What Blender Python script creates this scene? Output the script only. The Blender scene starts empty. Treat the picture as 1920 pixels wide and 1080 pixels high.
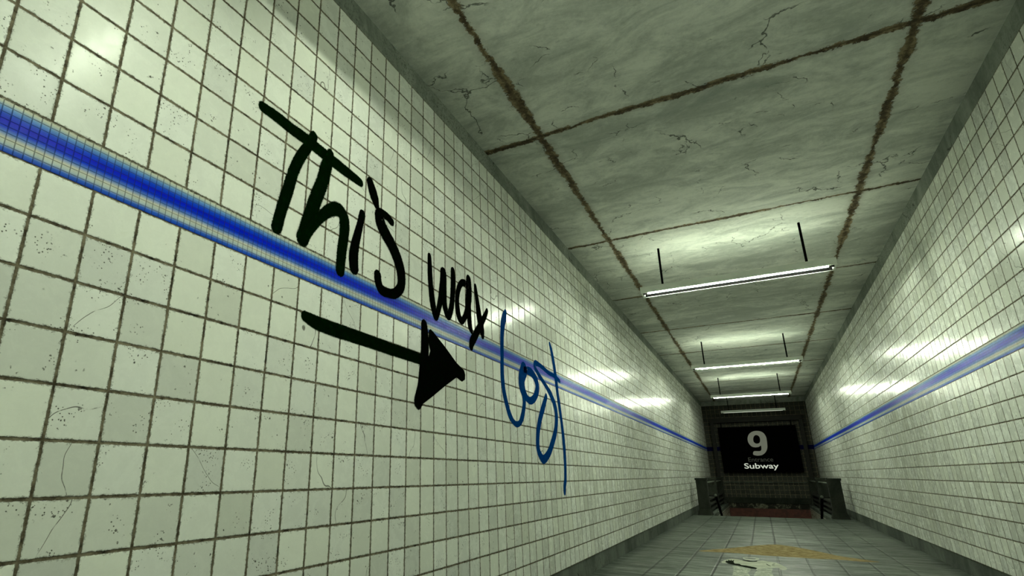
import bpy, bmesh, math, random, json
from mathutils import Vector, Matrix
D = bpy.data
COL = bpy.context.scene.collection
T = 0.15            # one wall tile in metres
ZF = -13.108        # floor height in tile units (zero = top of the blue mosaic band)
W = 22.3412         # corridor width in tiles
CXM = W / 2
YB = 151.5          # back wall
YE = 103.0          # edge where the stairs start
YS = -36.0          # start of the corridor behind the camera
def X(x): return x * T
def Z(z): return (z - ZF) * T
def P(x, y, z): return Vector((x * T, y * T, (z - ZF) * T))
EXPO = 0.42
G = json.loads('{"this":{"T":[[[4.995,3.637,0.15],[5.57,3.65,0.174],[6.171,3.614,0.184],[6.723,3.622,0.191],[7.396,3.583,0.195],[8.113,3.541,0.195],[8.779,3.514,0.188],[9.641,3.492,0.153]],[[7.148,3.941,0.15],[6.908,3.404,0.166],[6.575,2.737,0.176],[6.371,2.131,0.183],[6.221,1.454,0.192],[6.071,0.858,0.183],[5.939,0.176,0.181]]],"h":[[[7.985,3.745,0.15],[7.83,3.152,0.233],[7.672,2.475,0.236],[7.44,1.786,0.237],[7.223,1.068,0.237],[7.005,0.26,0.235]],[[7.028,0.268,0.163],[7.335,0.75,0.162],[7.701,1.243,0.162],[8.095,1.669,0.194],[8.482,1.894,0.227],[8.797,1.814,0.233],[8.919,1.467,0.233],[8.899,1.0,0.214],[8.843,0.527,0.212],[8.808,-0.181,0.194]]],"i":[[[9.846,2.305,0.15],[9.709,1.726,0.158],[9.534,1.047,0.195],[9.47,0.56,0.219],[9.519,0.152,0.219]],[[10.229,3.779,0.185],[10.383,3.52,0.219],[10.537,3.284,0.219],[10.66,3.058,0.153]]],"s":[[[11.68,2.777,0.15],[11.299,2.876,0.15],[10.858,2.762,0.204],[10.954,2.445,0.274],[11.251,2.159,0.274],[11.678,1.866,0.27],[12.031,1.533,0.27],[12.304,1.166,0.27],[12.45,0.752,0.253],[12.404,0.306,0.217],[12.01,-0.06,0.18],[11.524,-0.176,0.159],[11.128,-0.149,0.18],[10.939,0.078,0.191],[10.889,0.3,0.191]]]},"way":{"w":[[[14.595,2.383,0.136],[14.634,1.942,0.163],[14.663,1.478,0.181],[14.728,1.029,0.182],[14.817,0.591,0.202],[14.96,0.168,0.202],[15.155,-0.195,0.159],[15.38,0.186,0.159],[15.564,0.66,0.191],[15.706,1.131,0.236],[15.823,1.604,0.251],[15.826,1.999,0.251]],[[15.823,1.604,0.258],[15.877,1.181,0.216],[15.911,0.708,0.198],[16.031,0.357,0.188],[16.287,0.135,0.183],[16.547,0.541,0.183],[16.676,1.118,0.19],[16.736,1.636,0.196],[16.756,2.149,0.196],[16.74,2.399,0.179]]],"a":[[[18.209,2.16,0.12],[17.966,2.191,0.15],[17.636,2.105,0.15],[17.328,1.763,0.167],[17.148,1.251,0.169],[17.156,0.751,0.194],[17.322,0.345,0.194],[17.601,0.224,0.158],[17.908,0.491,0.158],[18.196,0.924,0.221],[18.329,1.481,0.274],[18.384,2.026,0.274],[18.367,2.476,0.234]],[[18.317,1.164,0.232],[18.371,0.555,0.208],[18.444,0.162,0.197],[18.571,-0.014,0.15]]],"y":[[[19.117,2.382,0.126],[19.215,1.946,0.176],[19.335,1.491,0.214],[19.454,1.038,0.252],[19.619,0.543,0.252],[19.769,0.204,0.25],[19.831,0.016,0.176]],[[20.454,1.459,0.12],[20.138,1.047,0.167],[19.616,0.489,0.182],[19.055,-0.112,0.219],[18.602,-0.592,0.219],[18.515,-0.796,0.19]]]},"arrow":{"shaft":[[[7.342,-2.117,0.142],[7.799,-2.191,0.19],[8.4,-2.222,0.198],[9.09,-2.225,0.205],[9.945,-2.222,0.202],[10.937,-2.226,0.2],[11.882,-2.236,0.2],[12.983,-2.233,0.201],[14.023,-2.238,0.196]]],"head":[[[14.197,-0.79,0.213],[14.263,-1.254,0.246],[14.269,-1.704,0.257],[14.232,-2.2,0.284],[14.157,-2.826,0.292],[14.04,-3.357,0.272],[13.807,-3.911,0.27]]]},"lost":{"l":[[[22.947,2.03,0.14],[22.725,1.667,0.239],[22.497,1.208,0.239],[22.364,0.679,0.211],[22.29,0.124,0.204],[22.25,-0.466,0.192],[22.209,-1.047,0.192],[22.182,-1.619,0.206],[22.25,-2.17,0.206],[22.386,-2.616,0.206],[22.741,-3.259,0.197],[23.024,-3.622,0.193],[23.45,-3.903,0.142],[23.903,-4.016,0.142],[24.396,-3.904,0.148],[24.789,-3.567,0.2],[25.06,-3.13,0.203],[25.234,-2.694,0.203],[25.186,-2.383,0.211]]],"o":[[[25.392,-0.845,0.42],[24.993,-1.343,0.394],[24.991,-1.799,0.394],[25.262,-2.167,0.299],[25.721,-2.426,0.194],[26.291,-2.494,0.194],[27.006,-2.214,0.216],[27.525,-1.672,0.274],[27.466,-1.248,0.274],[27.048,-0.931,0.227],[26.391,-0.765,0.219],[25.513,-0.79,0.159]]],"s":[[[32.17,-0.525,0.128],[31.151,-0.342,0.125],[29.881,-0.301,0.125],[29.035,-0.176,0.131],[28.135,-0.07,0.131],[27.444,-0.077,0.163],[27.221,-0.307,0.136],[27.798,-0.653,0.157],[28.559,-0.983,0.157],[29.344,-1.323,0.17],[30.063,-1.686,0.229],[30.29,-1.899,0.236],[30.533,-2.054,0.237],[30.867,-2.503,0.277],[30.952,-3.037,0.277],[30.78,-3.588,0.247],[30.4,-4.142,0.247],[29.758,-4.751,0.247],[29.018,-5.339,0.233],[28.003,-5.746,0.222],[27.389,-5.497,0.222],[27.102,-5.085,0.25],[27.14,-4.552,0.25],[27.358,-4.001,0.249],[27.834,-3.305,0.237],[28.46,-2.627,0.237],[29.113,-1.919,0.181]]],"t":[[[30.48,1.74,0.144],[30.741,1.366,0.207],[30.959,0.86,0.233],[31.139,0.347,0.237],[31.267,-0.235,0.257],[31.394,-0.814,0.257],[31.502,-1.394,0.236],[31.78,-2.412,0.229],[31.989,-3.316,0.229],[32.135,-4.219,0.25],[32.197,-5.118,0.25],[32.155,-6.007,0.225],[31.993,-6.882,0.225],[31.728,-7.337,0.213],[31.656,-7.647,0.194]]]},"arrowpoly":[[14.565,-0.912],[14.715,-0.832],[14.968,-0.915],[16.002,-1.362],[16.999,-1.856],[17.737,-2.079],[17.84,-2.262],[17.81,-2.49],[17.504,-2.632],[16.984,-2.514],[15.985,-3.009],[14.889,-3.596],[14.131,-3.98],[13.89,-4.068],[13.92,-3.5],[14.026,-2.412],[14.531,-2.08],[14.686,-1.758],[14.525,-1.426]],"mural":{"body":[[7.323,47.059],[7.425,48.042],[7.693,49.014],[8.086,49.517],[8.508,49.203],[8.834,48.657],[9.27,48.299],[9.57,48.6],[9.808,49.212],[10.112,49.574],[10.475,49.248],[10.774,49.156],[11.062,48.676],[11.386,47.621],[11.651,46.134],[11.502,45.27],[11.218,45.328],[11.124,46.061],[10.73,45.836],[10.308,45.481],[9.777,44.84],[9.442,44.65],[9.096,45.019],[8.62,45.565],[8.215,46.179],[7.807,46.568],[7.499,46.645]],"legl":[[8.137,45.528],[8.499,45.686],[8.858,45.347],[9.213,44.857],[9.391,44.287],[9.323,43.38],[9.228,42.593],[9.355,41.461],[9.397,40.528],[8.454,39.991],[8.322,42.703],[8.299,43.998]],"legr":[[9.695,44.571],[10.167,45.288],[10.7,45.637],[10.716,44.713],[10.643,43.194],[10.717,42.831],[10.645,41.24],[9.702,40.702],[9.631,42.617],[9.783,43.964]],"halo_o":[[8.719,50.733],[9.095,51.151],[9.543,51.202],[9.83,50.935],[9.88,50.261],[9.744,49.634],[9.406,49.442],[9.003,49.403],[8.772,49.908]],"halo_i":[[8.822,50.446],[9.134,50.768],[9.484,50.738],[9.644,50.49],[9.554,50.075],[9.242,50.036],[8.926,50.08]],"shade":[[7.593,47.213],[7.608,48.146],[7.739,48.033],[7.737,48.763],[7.887,48.224],[7.937,48.877],[8.013,48.189],[8.143,48.858],[8.143,47.656],[8.251,46.821],[8.583,46.76],[8.718,46.221],[9.014,46.148],[9.31,45.84],[9.601,45.538],[9.774,45.177],[9.694,44.681],[9.442,44.65],[9.096,45.019],[8.62,45.565],[8.22,46.059],[7.81,46.519]],"shade2":[[8.701,49.039],[9.01,49.08],[9.415,48.828],[9.747,49.178],[9.69,48.669],[9.451,48.402],[9.147,48.412]],"mark1":[[10.318,47.874],[10.462,47.459],[10.655,46.606],[10.571,46.724],[10.402,47.254]],"mark2":[[10.726,47.733],[10.851,48.354],[10.967,48.243],[10.868,47.569],[10.915,46.873],[10.744,46.894]]},"sand":[[5.126,53.322],[6.0,54.863],[7.267,56.574],[9.015,59.454],[10.396,61.429],[11.337,62.269],[12.232,61.482],[13.159,60.299],[14.243,58.518],[15.617,55.848],[16.954,54.432],[18.07,53.25],[16.761,52.831],[15.365,53.18],[13.859,52.878],[12.337,52.94],[11.158,52.931],[9.541,52.996],[7.848,53.458],[6.384,53.198]],"nine":[[11.177,3.371],[10.35,3.159],[9.605,2.538],[9.245,1.581],[9.32,0.614],[9.85,-0.199],[10.607,-0.424],[11.337,-0.314],[11.763,-0.038],[11.785,-0.64],[11.643,-1.111],[11.26,-1.293],[10.264,-1.273],[9.964,-1.553],[9.893,-2.027],[10.193,-2.221],[10.819,-2.326],[11.692,-2.183],[12.404,-1.677],[12.863,-0.979],[13.083,-0.197],[13.175,1.224],[13.114,2.021],[12.742,2.832],[12.093,3.256]],"ninehole":[[11.133,2.406],[10.71,2.179],[10.44,1.625],[10.418,0.905],[10.745,0.497],[11.166,0.438],[11.595,0.633],[11.807,1.185],[11.804,1.823],[11.58,2.231]]}')
# ---------------------------------------------------------------- node helper
class NT:
    def __init__(self, name):
        self.m = D.materials.new(name); self.m.use_nodes = True
        self.t = self.m.node_tree; self.t.nodes.clear()
        self.out = self.t.nodes.new('ShaderNodeOutputMaterial')
        self.b = self.t.nodes.new('ShaderNodeBsdfPrincipled')
        self.t.links.new(self.b.outputs[0], self.out.inputs[0])
    def n(self, typ, **kw):
        nd = self.t.nodes.new(typ)
        for k, v in kw.items(): setattr(nd, k, v)
        return nd
    def put(self, sock, v):
        if isinstance(v, S): self.t.links.new(v.s, sock)
        elif isinstance(v, (tuple, list)): sock.default_value = tuple(v) + ((1,) if len(v) == 3 and sock.type == 'RGBA' else ())
        elif v is not None: sock.default_value = v
    def set(self, **kw):
        for k, v in kw.items(): self.put(self.b.inputs[k.replace('_', ' ')], v)
    def math(self, op, a, b=None, c=None, clamp=False):
        nd = self.n('ShaderNodeMath', operation=op, use_clamp=clamp)
        for i, v in enumerate((a, b, c)):
            if v is not None: self.put(nd.inputs[i], v)
        return S(self, nd.outputs[0])
    def pos(self):
        g = self.n('ShaderNodeNewGeometry'); sp = self.n('ShaderNodeSeparateXYZ')
        self.t.links.new(g.outputs['Position'], sp.inputs[0])
        self.P = S(self, g.outputs['Position'])
        return [S(self, sp.outputs[i]) for i in range(3)]
    def vec(self, x, y, z):
        nd = self.n('ShaderNodeCombineXYZ')
        for i, v in enumerate((x, y, z)): self.put(nd.inputs[i], v)
        return S(self, nd.outputs[0])
    def noise(self, v, scale, detail=3, rough=.55, dist=0, out=0):
        nd = self.n('ShaderNodeTexNoise'); self.put(nd.inputs['Vector'], v)
        nd.inputs['Scale'].default_value = scale; nd.inputs['Detail'].default_value = detail
        nd.inputs['Roughness'].default_value = rough; nd.inputs['Distortion'].default_value = dist
        return S(self, nd.outputs[out])
    def voro(self, v, scale, feature='F1', rnd=1, out='Distance'):
        nd = self.n('ShaderNodeTexVoronoi', feature=feature); self.put(nd.inputs['Vector'], v)
        nd.inputs['Scale'].default_value = scale; nd.inputs['Randomness'].default_value = rnd
        return S(self, nd.outputs[out])
    def white(self, v, out='Value'):
        nd = self.n('ShaderNodeTexWhiteNoise', noise_dimensions='3D'); self.put(nd.inputs['Vector'], v)
        return S(self, nd.outputs[out])
    def step(self, v, a, b, lo=0., hi=1.):      # smoothstep map
        nd = self.n('ShaderNodeMapRange', interpolation_type='SMOOTHSTEP')
        for i, q in enumerate((v, a, b, lo, hi)): self.put(nd.inputs[i], q)
        return S(self, nd.outputs[0])
    def mix(self, f, a, b, mode='MIX'):
        nd = self.n('ShaderNodeMix', data_type='RGBA', blend_type=mode)
        self.put(nd.inputs[0], f); self.put(nd.inputs[6], a); self.put(nd.inputs[7], b)
        return S(self, nd.outputs[2])
    def ramp(self, f, stops):
        nd = self.n('ShaderNodeValToRGB'); self.put(nd.inputs[0], f)
        e = nd.color_ramp.elements
        while len(e) < len(stops): e.new(0.5)
        for q, (p, c) in zip(e, stops): q.position = p; q.color = tuple(c) + (1,)
        return S(self, nd.outputs[0])
    def bump(self, h, strength=.5, dist=.002, normal=None):
        nd = self.n('ShaderNodeBump'); nd.inputs['Strength'].default_value = strength
        nd.inputs['Distance'].default_value = dist; self.put(nd.inputs['Height'], h)
        if normal is not None: self.put(nd.inputs['Normal'], normal)
        return S(self, nd.outputs[0])
    def vmath(self, op, a, b=None):
        nd = self.n('ShaderNodeVectorMath', operation=op); self.put(nd.inputs[0], a)
        if b is not None: self.put(nd.inputs[1], b)
        return S(self, nd.outputs[0])
class S:
    def __init__(self, nt, s): self.nt, self.s = nt, s
    def __add__(a, b): return a.nt.math('ADD', a, b)
    __radd__ = __add__
    def __sub__(a, b): return a.nt.math('SUBTRACT', a, b)
    def __rsub__(a, b): return a.nt.math('SUBTRACT', b, a)
    def __mul__(a, b): return a.nt.math('MULTIPLY', a, b)
    __rmul__ = __mul__
    def __truediv__(a, b): return a.nt.math('DIVIDE', a, b)
    def abs(a): return a.nt.math('ABSOLUTE', a)
    def fract(a): return a.nt.math('FRACT', a)
    def floor(a): return a.nt.math('FLOOR', a)
    def min(a, b): return a.nt.math('MINIMUM', a, b)
    def max(a, b): return a.nt.math('MAXIMUM', a, b)
    def pow(a, b): return a.nt.math('POWER', a, b)
    def gt(a, b): return a.nt.math('GREATER_THAN', a, b)

# ---------------------------------------------------------------- materials
def tile_material(name, axis, base, var=.07, line=1.0, rough=.2, back=False):
    """square glazed tiles, 15 cm, laid along world axis 0 (x) or 1 (y) and up z"""
    t = NT(name); x, y, z = t.pos()
    u = (y if axis == 1 else x) / T
    v = z / T + ZF
    v = v + (v + .5).gt(0) * -1 * .0154 + .0154
    uv = t.vec(u, v, 0 if axis == 1 else 40.)
    j1 = t.noise(uv, 9, 4, .7) - .5
    j2 = t.noise(t.vmath('ADD', uv, (7.3, 3.1, 5)), 9, 4, .7) - .5
    fu = u.fract(); fv = v.fract()
    du = fu.min(1 - fu) + j1 * .042
    dv = fv.min(1 - fv) + j2 * .042
    d = du.min(dv)
    cell = t.vec(u.floor(), v.floor(), 3.)
    w1 = t.white(cell); w2 = t.white(t.vmath('ADD', cell, (11, 5, 2)))
    wc = t.white(cell, 'Color')
    lw = t.noise(uv, 1.3, 2) * .014 + .014
    grout = t.step(d, lw * line, lw * line + .012, 1, 0)
    # grime spreading from the joints in blotches, heavier at the lower edge of a tile
    blot = t.noise(uv, 7.5, 5, .8)
    low = t.step(fv, .0, .13, .10, 0.)
    grime = t.step(t.step(d, .0, .10, .72, 0) + low + (blot - .5) * 2.1, .48, .78) * t.step(d, .02, .16, 1, 0)
    bl2 = t.noise(t.vmath('ADD', uv, (1.7, 8.2, 6)), 11, 4, .8)
    rim = t.step(d - (bl2 - .5) * .32, .015, .05, 1, 0)
    # smudges
    smu = t.noise(uv, 2.3, 6, .7, .6); fine = t.noise(uv, 14, 4, .7)
    # pits in clusters
    pv = t.voro(uv, 16, 'F1'); clus = t.noise(t.vmath('ADD', uv, (3, 9, 1)), 1.9, 2, .5)
    gate = t.step(clus + w2 * .16, .67, .74)
    pit = t.step(pv + (fine - .5) * .5, .17, .24, 1, 0) * gate
    pv2 = t.voro(t.vmath('ADD', uv, (2, 6, 4)), 5.5, 'F1')
    pit = pit.max(t.step(pv2 + (blot - .5) * .9 + (fine - .5) * .5, .06, .13, 1, 0) * t.step(clus + w1 * .14, .62, .68))
    # occasional hairline cracks
    dist = t.noise(uv, 1.1, 1, .4)
    k = ((fu - .5) * (w1 - .5) * 2.2 + (fv - .5) * (w2 - .5) * 2.2 + (dist - .5) * .6)
    crack = t.step(k.abs(), .003, .009, 1, 0) * (w1 * 7.77).fract().gt(.88) * t.step(smu, .35, .5)
    val = 1 - (w1 * w1) * 2.2 * var + (smu - .5) * .14 + (fine - .5) * .07
    col = t.mix(1., base, t.vec(val, val, val * (1 + (w2 - .5) * .05)), 'MULTIPLY')
    col = t.mix(t.step(smu, .55, .8) * .16, col, (base[0] * .55, base[1] * .55, base[2] * .4))
    col = t.mix(grime * .78, col, (.085, .08, .05))
    col = t.mix(rim * .5, col, (.10, .095, .06))
    col = t.mix(t.step(t.noise(uv, 22, 5, .85), .60, .70) * t.step(smu, .48, .62) * .30, col, (.16, .15, .10))
    col = t.mix(pit * .85, col, (.04, .037, .024))
    col = t.mix(crack * .8, col, (.05, .045, .03))
    gcol = t.ramp(t.noise(uv, 3.1, 4, .7), [(.33, (.014, .012, .008)), (.44, (.09, .075, .048)), (.62, (.22, .19, .13))])
    col = t.mix(grout, col, gcol)
    h = (1 - grout) * 1.0 + t.step(d, .0, .06) * .6 - pit * 1.0 - crack * .6 + fine * .06
    # each tile sits very slightly out of plane and its glaze ripples
    wob = t.noise(t.vmath('MULTIPLY', uv, (2.2, .9, 1)), 1.7, 2, .5, 0, 1)
    nv = t.vmath('SUBTRACT', wc, (.5, .5, .5)); nw = t.vmath('SUBTRACT', wob, (.5, .5, .5))
    g = t.n('ShaderNodeNewGeometry')
    nn = t.vmath('ADD', S(t, g.outputs['Normal']), t.vmath('MULTIPLY', nv, (.035, .035, .035)))
    nn = t.vmath('ADD', nn, t.vmath('MULTIPLY', nw, (.055, .055, .055)))
    nn = t.vmath('NORMALIZE', nn)
    t.set(Base_Color=col, Roughness=t.step(smu, .3, .75, rough, rough + .16) + grout * .5 + grime * .3 + w2 * .06,
          Normal=t.bump(h, .8, .0022, nn), Specular_IOR_Level=.13)
    return t.m

def mosaic_material(name, axis):
    """narrow band of small glass tiles, white-blue-white-blue up its height"""
    t = NT(name); x, y, z = t.pos()
    u = (y if axis == 1 else x) / T; v = z / T + ZF           # v -1.015 .. 0
    n6 = 6.2; cu = u * n6; cv = (v + 1.0154) * 7.9
    fu = cu.fract(); fv = cv.fract()
    d = (fu.min(1 - fu)).min(fv.min(1 - fv))
    w = t.white(t.vec(cu.floor(), cv.floor(), 1.))
    g = (v + 1.0154) / 1.0154 + (t.noise(t.vec(u, v, 0), 2.2, 2) - .5) * .03
    col = t.ramp(g, [(0., (.004, .045, .48)), (.08, (.03, .13, .58)), (.17, (.46, .55, .56)), (.27, (.62, .62, .50)), (.37, (.10, .22, .60)),
                     (.47, (.0, .035, .62)), (.60, (.0, .008, .62)), (.72, (.004, .06, .60)), (.84, (.13, .30, .62)),
                     (.93, (.52, .58, .50)), (.97, (.60, .60, .48))])
    col = t.mix(t.step(w, .0, 1., 0, .12), col, (.0, .0, .02), 'MIX')
    line = t.step(d, .035, .085, 1, 0)
    col = t.mix(line * .75, col, t.mix(.5, col, (.012, .02, .03)))
    col = t.mix(line * .35, col, (.02, .025, .04))
    edge = t.step(v, -.035, -.015)
    col = t.mix(edge, col, t.ramp(t.noise(t.vec(u, v, 0), 9, 3), [(.4, (.03, .027, .018)), (.6, (.35, .34, .26))]))
    wc = t.vmath('SUBTRACT', t.white(t.vec(cu.floor(), cv.floor(), 8.), 'Color'), (.5, .5, .5))
    geo = t.n('ShaderNodeNewGeometry')
    nn = t.vmath('NORMALIZE', t.vmath('ADD', S(t, geo.outputs['Normal']), t.vmath('MULTIPLY', wc, (.03, .03, .03))))
    t.set(Base_Color=col, Roughness=.34 + line * .3, Specular_IOR_Level=.07, Normal=t.bump(1 - line, .5, .0012, nn))
    return t.m

def cracks(t, p, scale, thr, w=.02):
    """broken hairline crack network"""
    q = t.vmath('ADD', p, t.vmath('MULTIPLY', t.noise(p, 2.6 * scale, 4, .6, 0, 1), (.9 / scale * .5,) * 3))
    e = t.voro(q, scale, 'DISTANCE_TO_EDGE')
    m = t.step(t.noise(t.vmath('ADD', p, (31, 17, 3)), scale * 1.1, 3, .6), thr, thr + .06)
    return t.step(e, w * .35, w, 1, 0) * m

def concrete_base(t, p, a, b, sx=(1, 1, 1)):
    """mottled trowelled concrete colour plus height"""
    q = t.vmath('MULTIPLY', p, sx)
    n1 = t.noise(q, .55, 5, .62, .5); n2 = t.noise(q, 2.6, 6, .7, .9); n3 = t.noise(p, 26, 4, .75)
    f = n1 * .85 + n2 * .85 + n3 * .25 - .48
    col = t.mix(t.step(f, .30, .70), a, b)
    return col, f, n1, n2, n3

def ceiling_material():
    t = NT('cracked_concrete_ceiling'); x, y, z = t.pos()
    p = t.P
    col, f, n1, n2, n3 = concrete_base(t, p, (.46, .49, .44), (.84, .86, .78), (.75, 1.5, 1))
    dark = t.step(t.noise(t.vmath('MULTIPLY', p, (.6, 1.6, 1)), .9, 5, .72, 1.2), .54, .72)
    gr = t.noise(t.vmath('MULTIPLY', p, (.8, 1.8, 1)), 11, 6, .82, .3)
    col = t.mix(t.step(gr, .52, .68) * .25, col, (.2, .22, .19))
    col = t.mix(dark * .55, col, (.27, .305, .275))
    # rough joints between the slabs, 16 tiles apart
    rg = t.noise(p, 9, 6, .84); rg2 = t.noise(t.vmath('ADD', p, (9, 4, 2)), 9, 6, .84); fat = t.noise(p, 1.4, 2)
    xs = x / T; ys = y / T
    dx = ((xs - 3.23 + (rg - .5) * .85).abs()).min((xs - 19.26 + (rg - .5) * .85).abs())
    yy = ((ys - 21.05 + (rg2 - .5) * .8 + (t.noise(t.vec(x, 0, 0), 1.5, 3) - .5) * .5) / 16.1 + .5).fract()
    dy = (yy - .5).abs() * 16.1
    wx = t.step(fat + (rg2 - .5) * .9, .2, .75, .08, .36); wy = t.step(fat + (rg - .5) * .9, .2, .75, .09, .30)
    jx = t.step(dx / wx, .75, 1.0, 1, 0); jy = t.step(dy / wy, .75, 1.0, 1, 0)
    j = jx.max(jy)
    core = t.step((dx / wx).min(dy / wy) + (rg2 - .5) * 1.6, .2, .55, 1, 0)
    jc = t.mix(t.step(rg2 + (n3 - .5) * .4, .40, .60), (.075, .052, .03), (.30, .235, .135))
    jc = t.mix(core * .6, jc, (.05, .036, .021))
    halo = t.step((dx).min(dy + .1), .1, .7, .35, 0) * t.step(n2, .4, .6)
    col = t.mix(halo, col, (.20, .175, .12))
    cr = cracks(t, p, 1.5, .54, .009).max(cracks(t, t.vmath('ADD', p, (5, 5, 5)), 2.6, .57, .010))
    col = t.mix(cr * .8, col, (.05, .055, .04))
    col = t.mix(j, col, jc)
    h = f * .5 + n3 * .25 - j * 2.2 + (rg2 * j) * 1.6 - cr * .8
    t.set(Base_Color=col, Roughness=.9, Specular_IOR_Level=.25, Normal=t.bump(h, .7, .008))
    return t.m

def rough_concrete(name, a, b, bumpd=.006, vert=True, speckle=0.):
    t = NT(name); x, y, z = t.pos()
    col, f, n1, n2, n3 = concrete_base(t, t.P, a, b, (1, 1, .5) if vert else (1, 1, 1))
    if speckle:
        sp = t.step(t.noise(t.P, 70, 3, .8), .5, .62) * t.step(n1, .42, .6)
        col = t.mix(sp * speckle, col, (.035, .038, .03))
    cr = cracks(t, t.P, 2.2, .55, .02)
    col = t.mix(cr * .7, col, (.02, .02, .016))
    t.set(Base_Color=col, Roughness=.92, Specular_IOR_Level=.25, Normal=t.bump(f * .6 + n3 * .5 - cr, .8, bumpd))
    return t.m

def floor_material():
    t = NT('worn_concrete_floor_slabs'); x, y, z = t.pos()
    q = t.vmath('MULTIPLY', t.P, (.55, 3.2, 1))
    n1 = t.noise(q, .8, 5, .65, .6); n2 = t.noise(q, 4, 6, .75, .4); n3 = t.noise(t.P, 40, 3, .7)
    f = n1 * .8 + n2 * .9 + n3 * .15 - .45
    col = t.mix(t.step(f, .33, .66), (.022, .031, .023), (.16, .19, .155))
    k = x / T / 2.031 - 1.5
    fx = k.fract(); dxx = fx.min(1 - fx) * 2.031
    inside = (k + .2).gt(0) * (8.2 - k).gt(0)
    ky = (y / T - 54.4) / 8.05
    fy = ky.fract(); dyy = fy.min(1 - fy) * 8.05
    j = t.step(dxx + (n3 - .5) * .03, .05, .10, 1, 0) * inside
    jj = t.step(dyy + (n3 - .5) * .03, .03, .06, 1, 0) * .55
    j = j.max(jj)
    tv = t.white(t.vec(k.floor(), ky.floor(), 0.))
    col = t.mix(1., col, t.vec(.9 + tv * .2, .9 + tv * .2, .9 + tv * .2), 'MULTIPLY')
    col = t.mix(j * .95, col, (.008, .011, .008))
    rim = 1 - inside
    col = t.mix(rim * .30, col, (.05, .058, .048))
    t.set(Base_Color=col, Roughness=t.step(n2, .35, .65, .55, .32), Normal=t.bump(f * .5 - j * 1.5, .5, .004), Specular_IOR_Level=.22)
    return t.m

def plain(name, c, rough=.6, metal=0., emit=None, es=1., mottle=0.):
    t = NT(name)
    if mottle:
        x, y, z = t.pos(); n = t.noise(t.P, 9, 5, .7)
        v = t.step(n, .3, .7, 1 - mottle, 1 + mottle)
        t.set(Base_Color=t.mix(1., c, t.vec(v, v, v), 'MULTIPLY'), Normal=t.bump(n, .5, .004))
    else: t.set(Base_Color=c)
    t.set(Roughness=rough, Metallic=metal)
    if emit: t.set(Emission_Color=emit, Emission_Strength=es)
    return t.m

def paint_material(name, c, c2, scale=220, soft=.2, alpha=1., rough=.45):
    """sprayed or brushed paint: fuzzy outline read from the stroke's own edge attribute"""
    t = NT(name); x, y, z = t.pos()
    a = t.n('ShaderNodeAttribute', attribute_name='edge'); e = S(t, a.outputs['Fac'])
    n = t.noise(t.P, scale, 3, .8); m = t.noise(t.P, 30, 4, .7)
    al = t.step(e + (n - .5) * soft * 3 + (m - .5) * soft, 1 - soft * .5, 1.0 + soft * .15, alpha, 0)
    col = t.mix(t.step(m + (n - .5) * .7, .5, .75), c, c2)
    t.set(Base_Color=col, Alpha=al, Roughness=rough, Specular_IOR_Level=0.)
    return t.m

M = {}
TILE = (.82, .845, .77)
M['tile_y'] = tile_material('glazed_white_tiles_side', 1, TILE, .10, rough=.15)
M['tile_x'] = tile_material('shade_toned_tiles_back', 0, (.038, .041, .030), .2, 1.6, .5)  # dimness of the end wall put into its tile colour
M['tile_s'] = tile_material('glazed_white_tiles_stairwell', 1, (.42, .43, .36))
M['mosaic_y'] = mosaic_material('blue_mosaic_side', 1)
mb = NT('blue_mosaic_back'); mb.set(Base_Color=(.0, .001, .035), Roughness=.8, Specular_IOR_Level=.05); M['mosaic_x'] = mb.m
M['ceiling'] = ceiling_material()
M['cove'] = rough_concrete('rough_concrete_cove', (.13, .15, .125), (.30, .33, .28), .008, True, .7)
M['base'] = rough_concrete('stained_concrete_baseboard', (.05, .062, .05), (.135, .155, .13), .006, True, .0)
M['floor'] = floor_material()
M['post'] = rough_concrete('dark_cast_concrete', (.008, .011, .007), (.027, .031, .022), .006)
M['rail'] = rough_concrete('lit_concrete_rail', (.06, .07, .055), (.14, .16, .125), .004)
M['dark'] = plain('black_painted_steel', (.006, .006, .006), .55)
M['rod'] = plain('black_hanger_rod', (.002, .002, .002), 1.)
M['rod'].node_tree.nodes['Principled BSDF'].inputs['Specular IOR Level'].default_value = .03
M['frame'] = plain('dark_brown_steel', (.008, .008, .005), .9, mottle=.4)
M['board'] = plain('black_sign_board', (.0008, .0008, .0008), 1.)
M['board'].node_tree.nodes['Principled BSDF'].inputs['Specular IOR Level'].default_value = .02
M['housing'] = plain('white_enamel_housing', (.70, .74, .66), .5)
M['pan'] = plain('dark_inner_pan', (.0025, .0025, .0025), 1.)
M['pan'].node_tree.nodes['Principled BSDF'].inputs['Specular IOR Level'].default_value = 0.
M['red'] = plain('dark_red_render', (.085, .026, .018), .8, mottle=.35)
M['step'] = rough_concrete('concrete_steps', (.06, .07, .06), (.15, .17, .14))
M['dark_end'] = plain('dull_concrete', (.06, .065, .055), .9, mottle=.3)
def rust():
    t = NT('flaking_rusty_plinth'); t.pos()
    n = t.noise(t.vmath('MULTIPLY', t.P, (1, 1, .6)), 5, 6, .8, .6)
    x, y, z = t.pos()
    c = t.step((x / T - 11.4).abs() + (t.noise(t.P, 3, 2) - .5) * 5, 2.5, 6.5, .10, 0)
    col = t.mix(t.step(n + c, .55, .68), (.010, .009, .005), (.16, .16, .11))
    t.set(Base_Color=col, Roughness=.95, Normal=t.bump(n, 1, .02)); return t.m
M['rust'] = rust()
LIGHT = (.90, 1., .78)
def lampmat(name, st):
    return plain(name, (.8, .8, .8), .4, emit=LIGHT, es=st)
M['tube'] = lampmat('glowing_lamp_tube', 225.)
M['uplight'] = lampmat('added_upper_glow', 35.)  # added light source, brightens the ceiling and upper walls
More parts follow.
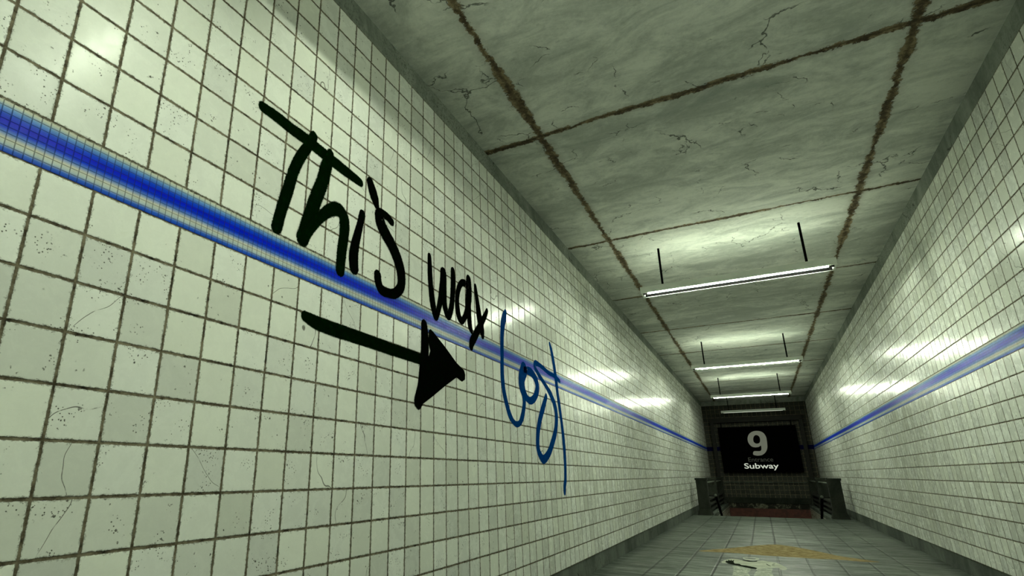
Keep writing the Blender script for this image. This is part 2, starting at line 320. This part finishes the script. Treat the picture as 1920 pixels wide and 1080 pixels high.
M['tube_dim'] = lampmat('dim_lamp_tube', .6)  # faint glow added to the last lamp, which reads as unlit
M['uplight_dim'] = lampmat('added_dim_upper_glow', 5.)  # added glow for the top rows of the end wall
M['spray'] = paint_material('black_spray_paint', (.0012, .0016, .001), (.0, .006, .0005), 220, .16, 1., .8)
M['spray_green'] = paint_material('dark_green_spray_paint', (.0008, .0045, .0006), (.0008, .012, .0012), 220, .2, 1., .8)
M['bluepaint'] = paint_material('blue_brushed_paint', (.0, .038, .19), (.0, .06, .26), 120, .07, .93, .6)
M['glow9'] = plain('glowing_grey_numeral', (.015, .015, .012), .9, emit=(.93, 1., .74), es=.095)  # numeral and words get their brightness from an added glow
M['glowE'] = plain('glowing_dim_lettering', (.01, .01, .008), .9, emit=(.93, 1., .75), es=.024)
M['glowS'] = plain('glowing_white_lettering', (.02, .02, .02), .9, emit=(.93, 1., .82), es=.42)
def decal(name, a, b, scale, alpha=1., rough=.7):
    t = NT(name); t.pos(); n = t.noise(t.P, scale, 5, .75)
    f = t.noise(t.P, 3, 3)
    t.set(Base_Color=t.mix(t.step(n, .35, .68), a, b), Roughness=rough, Alpha=alpha, Specular_IOR_Level=0.); return t.m
M['sand'] = decal('tan_flaked_paint', (.22, .16, .075), (.46, .37, .20), 11)
M['white_paint'] = decal('white_floor_paint', (.40, .42, .34), (.60, .62, .52), 6)
M['grey_paint'] = decal('grey_floor_paint', (.26, .28, .22), (.36, .38, .30), 8)
M['black_paint'] = decal('black_floor_paint', (.004, .006, .004), (.03, .035, .026), 40)
M['tail_paint'] = decal('streaked_white_floor_paint', (.22, .25, .20), (.62, .64, .55), 16)

# ---------------------------------------------------------------- mesh helpers
def link(name, me, m, parent=None):
    o = D.objects.new(name, me); COL.objects.link(o)
    if m is not None: me.materials.append(m)
    if parent is not None: o.parent = parent
    return o
def from_bm(name, bm, m, parent=None, smooth=False):
    me = D.meshes.new(name); bmesh.ops.recalc_face_normals(bm, faces=bm.faces[:]); bm.to_mesh(me); bm.free()
    if smooth:
        for p in me.polygons: p.use_smooth = True
    return link(name, me, m, parent)
def bbox(bm, a, b, bevel=0.):
    """box between tile-unit corners a and b"""
    a, b = P(*a), P(*b); c = (a + b) / 2; s = b - a
    r = bmesh.ops.create_cube(bm, size=1, matrix=Matrix.Translation(c) @ Matrix.Diagonal((abs(s.x), abs(s.y), abs(s.z), 1)))
    if bevel:
        es = set(e for v in r['verts'] for e in v.link_edges)
        bmesh.ops.bevel(bm, geom=list(es), offset=bevel * T, segments=2, affect='EDGES', profile=.6)
def box(name, a, b, m, parent=None, bevel=0.):
    bm = bmesh.new(); bbox(bm, a, b, bevel); return from_bm(name, bm, m, parent)
def cyl_bm(bm, a, b, r, seg=20, cap=True):
    a, b = P(*a), P(*b); d = b - a
    mt = Matrix.Translation((a + b) / 2) @ d.to_track_quat('Z', 'Y').to_matrix().to_4x4()
    return bmesh.ops.create_cone(bm, cap_ends=cap, segments=seg, radius1=r * T, radius2=r * T, depth=d.length, matrix=mt)
def cyl(name, a, b, r, m, parent=None, seg=20):
    bm = bmesh.new(); cyl_bm(bm, a, b, r, seg); return from_bm(name, bm, m, parent)
def quad(name, pts, m, parent=None):
    bm = bmesh.new(); bm.faces.new([bm.verts.new(P(*p)) for p in pts])
    me = D.meshes.new(name); bm.to_mesh(me); bm.free(); return link(name, me, m, parent)
def struct(o): o['kind'] = 'structure'; return o
def empty(name, loc, label, cat, group=None):
    o = D.objects.new(name, None); COL.objects.link(o); o.location = P(*loc); o.empty_display_size = .1
    o['label'] = label; o['category'] = cat
    if group: o['group'] = group
    return o
def adopt(parent, *kids):
    """meshes are made in world space; keep them in place under an empty with a location"""
    for k in kids: k.parent = parent; k.matrix_parent_inverse = Matrix.Translation(-parent.location)

# ---------------------------------------------------------------- the setting
th = 1.4
struct(box('wall_left', (-th, YS, -12.015), (0, YB + th, 10.0), M['tile_y']))
struct(box('wall_right', (W, YS, -12.015), (W + th, YB + th, 10.0), M['tile_y']))
struct(box('baseboard_left', (-th, YS, ZF - 1), (-.04, YB, -12.015), M['base']))
struct(box('baseboard_right', (W + .04, YS, ZF - 1), (W + th, YB, -12.015), M['base']))
struct(box('trim_1', (-.5, YS, -1.0154), (.006, YB, 0), M['mosaic_y']))
struct(box('trim_2', (W - .006, YS, -1.0154), (W + .5, YB, 0), M['mosaic_y']))
struct(box('trim_3', (-th, YS, 10.0), (-.06, YB + th, 11.12), M['cove']))
struct(box('trim_4', (W + .06, YS, 10.0), (W + th, YB + th, 11.12), M['cove']))
struct(box('ceiling', (-th, YS, 11.1), (W + th, YB + th, 12.4), M['ceiling']))
struct(box('floor', (-.04, YS, ZF - 1.2), (W + .04, YE, ZF), M['floor']))
struct(box('wall_front', (-th, YS - th, ZF - 1), (W + th, YS, 12.4), M['dark_end']))
# the end of the corridor
SL, SR = 3.05, W - 3.05      # inner faces of the stairwell
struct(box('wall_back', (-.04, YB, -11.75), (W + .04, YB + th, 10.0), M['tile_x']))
struct(box('trim_5', (-.04, YB - .25, 10.0), (W + .04, YB + th, 11.12), M['cove']))
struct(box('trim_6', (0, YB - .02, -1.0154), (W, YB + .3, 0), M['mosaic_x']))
struct(box('trim_7', (-.04, YB - .35, -13.05), (W + .04, YB + th, -11.75), M['post'], bevel=.08))
struct(box('trim_8', (-.04, YB - .1, -14.15), (W + .04, YB + th, -13.05), M['rust']))
struct(box('stairwell_wall', (SL - 1, YB, -28), (SR + 1, YB + th, -14.15), M['red']))
for s in (0, 1):
    x0, x1 = (SL - .25, SL) if s == 0 else (SR, SR + .25)
    struct(box('stairwell_wall', (x0, YE, -28), (x1, YB, -13.7), M['tile_s']))
    y0, y1 = (-.04, SL) if s == 0 else (SR, W + .04)
    struct(box('stairwell_ledge', (y0, YE, -13.7), (y1, YB, ZF), M['base']))
bm = bmesh.new()
n = 13
for i in range(n):
    bbox(bm, (SL, YE + i * 2.24, ZF - (i + 1) * 1.0 - 1.0), (SR, YE + (i + 1) * 2.24 + .12, ZF - (i + 1) * 1.0))
struct(from_bm('stairs', bm, M['step']))
struct(box('stairwell_floor', (SL, YE + n * 2.24, ZF - n - 1.6), (SR, YB, ZF - n - 1.0), M['step']))

# ---------------------------------------------------------------- ceiling lamps
def hanging_lamp(y, label, zb=7.3, dim=False):
    x0, x1 = 4.72, 17.72; y0, y1 = y - .75, y + .75; zt = zb + .5
    o = empty('hanging_strip_lamp', (CXM, y, zt), label, 'lamp', 'strip lamps hung from the ceiling')
    bm = bmesh.new(); r = .13
    bbox(bm, (x0, y0, zb), (x1, y0 + r, zt)); bbox(bm, (x0, y1 - r, zb), (x1, y1, zt))
    bbox(bm, (x0, y0 + r, zb), (x0 + .16, y1 - r, zt)); bbox(bm, (x1 - .16, y0 + r, zb), (x1, y1 - r, zt))
    bbox(bm, (x0 + .16, y0 + r, zt - .05), (x1 - .16, y1 - r, zt))
    hs = from_bm('housing', bm, M['housing'])
    pm = bmesh.new()
    bbox(pm, (x0 + .17, y0 + r + .01, zb + .22), (x1 - .17, y1 - r - .01, zt - .06))
    bbox(pm, (x0 + .17, y1 - r - .06, zb + .012), (x1 - .17, y1 - r - .005, zb + .22))
    pan = from_bm('inner_pan', pm, M['pan'])
    tb = cyl('lamp_tube', (x0 + .5, y - .42, zb + .03), (x1 - .5, y - .42, zb + .03), .075, M['tube_dim' if dim else 'tube'], seg=16)
    c1 = cyl('tube_socket', (x0 + .16, y - .42, zb + .03), (x0 + .5, y - .42, zb + .03), .12, M['dark'], seg=16)
    c2 = cyl('tube_socket', (x1 - .5, y - .42, zb + .03), (x1 - .16, y - .42, zb + .03), .12, M['dark'], seg=16)
    up = cyl('added_upper_tube', (x0 + .5, y + .6, zt + .07), (x1 - .5, y + .6, zt + .07), .06, M['uplight_dim' if dim else 'uplight'], seg=12)  # added tube, tucked out of sight above the housing to light upwards
    rods = [cyl('hanger_rod', (x, y, zt), (x, y, 11.1), .085, M['rod'], seg=10) for x in (6.36, 16.09)]
    adopt(o, hs, pan, tb, up, *rods); c1.parent = tb; c2.parent = tb
    return o
hanging_lamp(40.75, 'largest white strip lamp, hung on two black rods, nearest of the four in view')
hanging_lamp(78.6, 'white strip lamp hanging second from the camera, between the nearest and the third lamp')
hanging_lamp(112.8, 'thin glowing strip lamp hanging third along the corridor ceiling, before the faintly glowing one')
hanging_lamp(143.2, 'pale strip lamp with an added faint glow hanging last, just above the black sign by the end wall', 7.3, True)
hanging_lamp(3.6, 'strip lamp overhead near the viewer, beside the first blank tiles of the graffiti wall')
hanging_lamp(-31, 'added unseen strip lamp hanging behind the viewer at the start of the corridor')  # lamp out of view, added to light the near end

# ---------------------------------------------------------------- portal and sign
o = empty('steel_portal_frame', (CXM, 149.8, ZF), 'dark steel portal frame standing against the end wall around the black sign', 'frame')
lint = box('lintel', (1.6, 149.0, 5.57), (20.98, 150.6, 6.72), M['frame'], bevel=.05)
l1 = box('upright', (1.6, 149.0, ZF), (2.35, 150.6, 5.57), M['frame'], bevel=.05)
l2 = box('upright', (20.23, 149.0, ZF), (20.98, 150.6, 5.57), M['frame'], bevel=.05)
adopt(o, lint, l1, l2)
sg = empty('subway_sign', (CXM, 149.6, -6.08), 'large black hanging sign with a grey 9 above the words Entrance and Subway', 'sign')
bd = box('board', (3.15, 149.42, -6.08), (19.4, 149.75, 4.45), M['board'], bevel=.03)
rr = [cyl('hanger_rod', (x, 149.6, 4.45), (x, 149.6, 5.57), .12, M['rod'], seg=10) for x in (4.0, 18.55)]
adopt(sg, bd, *rr)
def flat_curve(name, loops, y, depth, m, res=1):
    """closed smooth outlines in the x-z plane, filled, holes allowed, given real thickness"""
    cu = D.curves.new(name, 'CURVE'); cu.dimensions = '2D'; cu.fill_mode = 'BOTH'; cu.extrude = depth
    for lp in loops:
        pts = catmull([(a, b, 0) for a, b in lp] , 4, closed=True)
        sp = cu.splines.new('POLY'); sp.points.add(len(pts) - 1); sp.use_cyclic_u = True
        for q, (a, b, c) in zip(sp.points, pts): q.co = (a * T, b * T, 0, 1)
    ob = D.objects.new(name, cu); COL.objects.link(ob)
    dg = bpy.context.evaluated_depsgraph_get(); dg.update()
    me = D.meshes.new_from_object(ob.evaluated_get(dg)); D.objects.remove(ob)
    me.transform(Matrix(((1, 0, 0, 0), (0, 0, -1, y * T), (0, 1, 0, -ZF * T), (0, 0, 0, 1))))
    me.materials.clear()
    return link(name, me, m)
def catmull(pts, n, closed=False):
    out = []; N = len(pts)
    rng = range(N) if closed else range(N - 1)
    for i in rng:
        if closed: p = [pts[(i + k) % N] for k in (-1, 0, 1, 2)]
        else: p = [pts[max(i - 1, 0)], pts[i], pts[i + 1], pts[min(i + 2, N - 1)]]
        for k in range(n):
            s = k / n
            out.append(tuple(.5 * (2 * b + (c - a) * s + (2 * a - 5 * b + 4 * c - d) * s * s + (3 * b - a - 3 * c + d) * s ** 3) for a, b, c, d in zip(*p)))
    if not closed: out.append(tuple(pts[-1]))
    return out
def word(name, body, x0, x1, ztop, zbase, m, bold, y=149.40):
    cu = D.curves.new(name, 'FONT'); cu.body = body; cu.offset = bold; cu.extrude = .002; cu.resolution_u = 4
    ob = D.objects.new(name, cu); COL.objects.link(ob)
    dg = bpy.context.evaluated_depsgraph_get(); dg.update()
    me = D.meshes.new_from_object(ob.evaluated_get(dg)); D.objects.remove(ob)
    xs = [v.co.x for v in me.vertices]; ys = [v.co.y for v in me.vertices]
    capm = 0.0
    sx = (x1 - x0) * T / (max(xs) - min(xs)); sz = (ztop - zbase) * T / (max(ys) - capm)
    for v in me.vertices:
        x_, y_, z_ = v.co
        v.co = (x0 * T + (x_ - min(xs)) * sx, y * T + (-.0015 if z_ > 0 else .001), (zbase - ZF) * T + (y_ - capm) * sz)
    me.materials.clear()
    return link(name, me, m)
nn = flat_curve('numeral', [G['nine'], G['ninehole']], 149.405, .002, M['glow9'])
ww = word('entrance_lettering', 'Entrance', 8.69, 13.77, -2.72, -3.66, M['glowE'], .0)
w2 = word('subway_lettering', 'Subway', 7.65, 14.66, -4.02, -5.22, M['glowS'], .012)
nn['label'] = 'grey number 9'; ww['label'] = 'dim grey word Entrance'; w2['label'] = 'bright white word Subway'
adopt(sg, nn, ww, w2)

# ---------------------------------------------------------------- balustrades beside the stairs
def post_bm(xa, xb, ya, yb, zt=-7.15, zb=ZF):
    bm = bmesh.new()
    f = .3
    bbox(bm, (xa, ya, zb + .9), (xb, yb, zt - .34))
    r = bmesh.ops.create_cube(bm, size=1)                                        # flared foot
    a, b = P(xa, ya, zb), P(xb, yb, zb + .95)
    for v in r['verts']:
        lo = v.co.z < 0; e = f if lo else 0
        v.co = Vector(((a.x - e * T) if v.co.x < 0 else (b.x + e * T), (a.y - e * T) if v.co.y < 0 else (b.y + e * T), a.z if lo else b.z))
    return bm
for s in (0, 1):
    side = ('left', 'right')[s]
    mx = (lambda a, b: (a, b)) if s == 0 else (lambda a, b: (W - b, W - a))
    o = empty('stair_balustrade', (mx(1.8, 1.8)[0], 126, ZF), 'dark concrete balustrade with square posts along the %s side of the stairs' % side, 'balustrade')
    kids = []
    for (ya, yb) in ((103.55, 105.3), (125.2, 126.9), (147.0, 148.7)):
        xa, xb = mx(.93, 2.62)
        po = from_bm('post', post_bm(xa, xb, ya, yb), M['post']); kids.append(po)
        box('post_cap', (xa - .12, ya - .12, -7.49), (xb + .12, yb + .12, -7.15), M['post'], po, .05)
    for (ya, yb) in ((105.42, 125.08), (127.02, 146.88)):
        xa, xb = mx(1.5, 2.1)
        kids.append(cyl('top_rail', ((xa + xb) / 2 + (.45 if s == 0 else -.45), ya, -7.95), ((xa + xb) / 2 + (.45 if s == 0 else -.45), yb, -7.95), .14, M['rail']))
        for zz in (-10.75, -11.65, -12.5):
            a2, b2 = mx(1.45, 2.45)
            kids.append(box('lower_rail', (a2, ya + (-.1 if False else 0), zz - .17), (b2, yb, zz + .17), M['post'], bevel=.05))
    adopt(o, *kids)
    # sloping handrail down the stairs
    hx = 3.68 if s == 0 else W - 3.68
    y0, z0 = 104.3, -9.95; sl = -.446; L_ = 27.
    o = empty('handrail', (hx, y0, z0), 'round dark handrail sloping down the %s side of the stairs' % side, 'handrail')
    bar = cyl('rail_bar', (hx, y0, z0), (hx, y0 + L_, z0 + sl * L_), .2, M['rod'], seg=16)
    bm = bmesh.new(); bmesh.ops.create_uvsphere(bm, u_segments=16, v_segments=10, radius=.235 * T, matrix=Matrix.Translation(P(hx, y0, z0)))
    kn = from_bm('end_knob', bm, M['rail'], smooth=True)
    br = []
    px_ = 2.62 if s == 0 else W - 2.62
    br.append(cyl('bracket', (px_, y0 + .2, z0 - .1), (hx, y0 + .2, z0 - .1), .06, M['rod'], seg=8))
    for k in range(1, 4):
        yy = y0 + k * 8; zz = z0 + sl * k * 8
        wx = SL if s == 0 else SR
        if zz < -13.9: br.append(cyl('bracket', (wx, yy, zz - .35), (hx, yy, zz), .06, M['rod'], seg=8))
    adopt(o, bar, kn)
    for b_ in br: b_.parent = bar
# rail across the end wall above the stairwell
o = empty('wall_rail', (CXM, 151.2, -8.35), 'thin dark horizontal rail fixed across the end wall below the sign', 'rail')
rl = cyl('rail_bar', (2.7, 151.1, -8.35), (W - 2.7, 151.1, -8.35), .09, M['rail'], seg=10)
bk = [cyl('bracket', (x, 151.1, -8.35), (x, 151.5, -8.35), .06, M['rod'], seg=8) for x in (3.2, 8.4, 13.9, 19.1)]
adopt(o, rl)
for b_ in bk: b_.parent = rl

# ---------------------------------------------------------------- graffiti
def stroke(name, runs, m, off=.05, poly=None):
    """painted strokes on the left wall: ribbons following a centre line, with an edge value for the fuzzy outline"""
    me = D.meshes.new(name); V = []; F = []; E = []
    for si, run in enumerate(runs):
        pts = catmull([(a, b, c * 1.2) for a, b, c in run], 7); lay = (off + si * .006)
        k = 1.18
        ring = []
        for i, (y, z, r) in enumerate(pts):
            a = pts[max(i - 1, 0)]; b = pts[min(i + 1, len(pts) - 1)]
            tx, tz = b[0] - a[0], b[1] - a[1]; l = math.hypot(tx, tz) or 1; nx, nz = -tz / l, tx / l
            b0 = len(V)
            for q in (-1, -.5, 0, .5, 1):
                V.append(P(lay * .08 + .004, y + nx * r * k * q, z + nz * r * k * q)); E.append(abs(q) * k)
            ring.append(b0)
            if i:
                p0 = ring[-2]
                for c in range(4): F.append((p0 + c, p0 + c + 1, b0 + c + 1, b0 + c))
        for (i, sgn) in ((0, -1), (len(pts) - 1, 1)):
            y, z, r = pts[i]; a = pts[max(i - 1, 0)]; b = pts[min(i + 1, len(pts) - 1)]
            ang = math.atan2(b[1] - a[1], b[0] - a[0]) + (math.pi if sgn < 0 else 0)
            c0 = len(V); V.append(P(lay * .08 + .004, y, z)); E.append(0)
            N = 12
            for kq in range(N + 1):
                th_ = ang - math.pi / 2 + math.pi * kq / N
                for rad in (.5, 1):
                    V.append(P(lay * .08 + .004, y + math.cos(th_) * r * k * rad, z + math.sin(th_) * r * k * rad)); E.append(k * rad)
            for kq in range(N):
                i0 = c0 + 1 + 2 * kq
                F.append((c0, i0, i0 + 2)); F.append((i0, i0 + 1, i0 + 3, i0 + 2))
    if poly:
        c0 = len(V); lay = off + .03
        pl = poly
        for y, z in pl: V.append(P(lay * .08 + .004, y, z)); E.append(.8)
        cy = sum(p[0] for p in pl) / len(pl); cz = sum(p[1] for p in pl) / len(pl)
        F.append(tuple(range(c0, c0 + len(pl))))
    me.from_pydata([tuple(v) for v in V], [], F); me.update()
    at = me.attributes.new('edge', 'FLOAT', 'POINT')
    at.data.foreach_set('value', E)
    return link(name, me, m)
def graffiti(key, name, label, cat, m, names=None):
    e = empty(name, (0, sum(r[0][0][0] for r in G[key].values()) / len(G[key]), 0), label, cat)
    kids = []
    for i, (l, runs) in enumerate(G[key].items()):
        mm = m[i] if isinstance(m, list) else m
        k = stroke((names or {}).get(l, 'letter'), runs, mm, .05 + i * .02, G.get('arrowpoly') if l == 'head' else None)
        if not names: k['label'] = 'letter ' + l
        kids.append(k)
    adopt(e, *kids); return e
graffiti('this', 'sprayed_word', 'dark green sprayed word This on the tiled left wall, crossing the blue band', 'graffiti', [M['spray_green'], M['spray_green'], M['spray'], M['spray']])
graffiti('way', 'sprayed_word', 'black sprayed word way on the left wall, right of the word This', 'graffiti', M['spray'])
graffiti('arrow', 'sprayed_arrow', 'black sprayed arrow pointing right below the words on the left wall', 'graffiti', [M['spray_green'], M['spray']], {'shaft': 'arrow_shaft', 'head': 'arrow_head'})
graffiti('lost', 'brushed_word', 'tall blue brushed word Lost on the left wall, right of the black arrow', 'graffiti', M['bluepaint'])

# ---------------------------------------------------------------- paint on the floor
def floor_patch(name, pts, lift, m, smooth=True, jag=0., hole=None):
    pp = catmull([(a, b, 0) for a, b in pts], 4, True) if smooth else [(a, b, 0) for a, b in pts]
    rnd = random.Random(len(pts))
    cu = D.curves.new(name, 'CURVE'); cu.dimensions = '2D'; cu.fill_mode = 'BOTH'
    loops = [pp] + ([catmull([(a, b, 0) for a, b in hole], 4, True)] if hole else [])
    for lp in loops:
        sp = cu.splines.new('POLY'); sp.points.add(len(lp) - 1); sp.use_cyclic_u = True
        for q, (a, b, c) in zip(sp.points, lp):
            q.co = ((a + rnd.uniform(-jag, jag)) * T, (b + rnd.uniform(-jag, jag)) * T, 0, 1)
    ob = D.objects.new(name, cu); COL.objects.link(ob)
    dg = bpy.context.evaluated_depsgraph_get(); dg.update()
    me = D.meshes.new_from_object(ob.evaluated_get(dg)); D.objects.remove(ob)
    me.transform(Matrix.Translation((0, 0, lift))); me.materials.clear()
    return link(name, me, m)
s_ = floor_patch('floor_paint_patch', G['sand'], .0006, M['sand'], True, .04)
s_['label'] = 'tan wedge of flaked paint across the corridor floor beyond the white figure'; s_['category'] = 'paint patch'
mu = empty('painted_figure', (9.5, 45, ZF), 'white figure with a ring above it painted on the floor at the bottom edge', 'painting')
R_ = G['mural']
ks = [floor_patch('leg', R_['legl'], .0006, M['tail_paint'], True), floor_patch('leg', R_['legr'], .0006, M['tail_paint'], True),
      floor_patch('torso', R_['body'], .0010, M['white_paint'], True), floor_patch('ring', R_['halo_o'], .0010, M['white_paint'], True, 0, R_['halo_i']),
      floor_patch('shading', R_['shade'], .0014, M['black_paint'], False), floor_patch('shading', R_['shade2'], .0014, M['black_paint']),
      floor_patch('fold', R_['mark1'], .0014, M['black_paint']), floor_patch('fold', R_['mark2'], .0014, M['grey_paint'])]
adopt(mu, *ks)

# ---------------------------------------------------------------- camera, world, view
cam = D.cameras.new('camera'); co = D.objects.new('camera', cam); COL.objects.link(co)
f, pit, yaw = 1024.361, .2991739, .518289
cy, sy, cp, sp_ = math.cos(yaw), math.sin(yaw), math.cos(pit), math.sin(pit)
Rm = Matrix(((cy, -sy, 0), (sy, cy, 0), (0, 0, 1))) @ Matrix(((1, 0, 0), (0, cp, -sp_), (0, sp_, cp)))
right, fwd, up = Rm.col[0], Rm.col[1], Rm.col[2]
m4 = Matrix((right, up, -fwd)).transposed().to_4x4()
m4.translation = P(11.0907, -4.23348, -6.60685)
co.matrix_world = m4
cam.sensor_width = 36; cam.lens = f / 1920 * 36
cam.shift_x = 141.768 / 1920; cam.shift_y = 34.046 / 1920
cam.clip_start = .05; cam.clip_end = 100
sc = bpy.context.scene; sc.camera = co
w = D.worlds.new('world'); sc.world = w; w.use_nodes = True
w.node_tree.nodes['Background'].inputs[0].default_value = (0, 0, 0, 1)
vs = sc.view_settings; vs.view_transform = 'Standard'; vs.look = 'None'; vs.exposure = EXPO; vs.gamma = 1; vs.use_curve_mapping = False
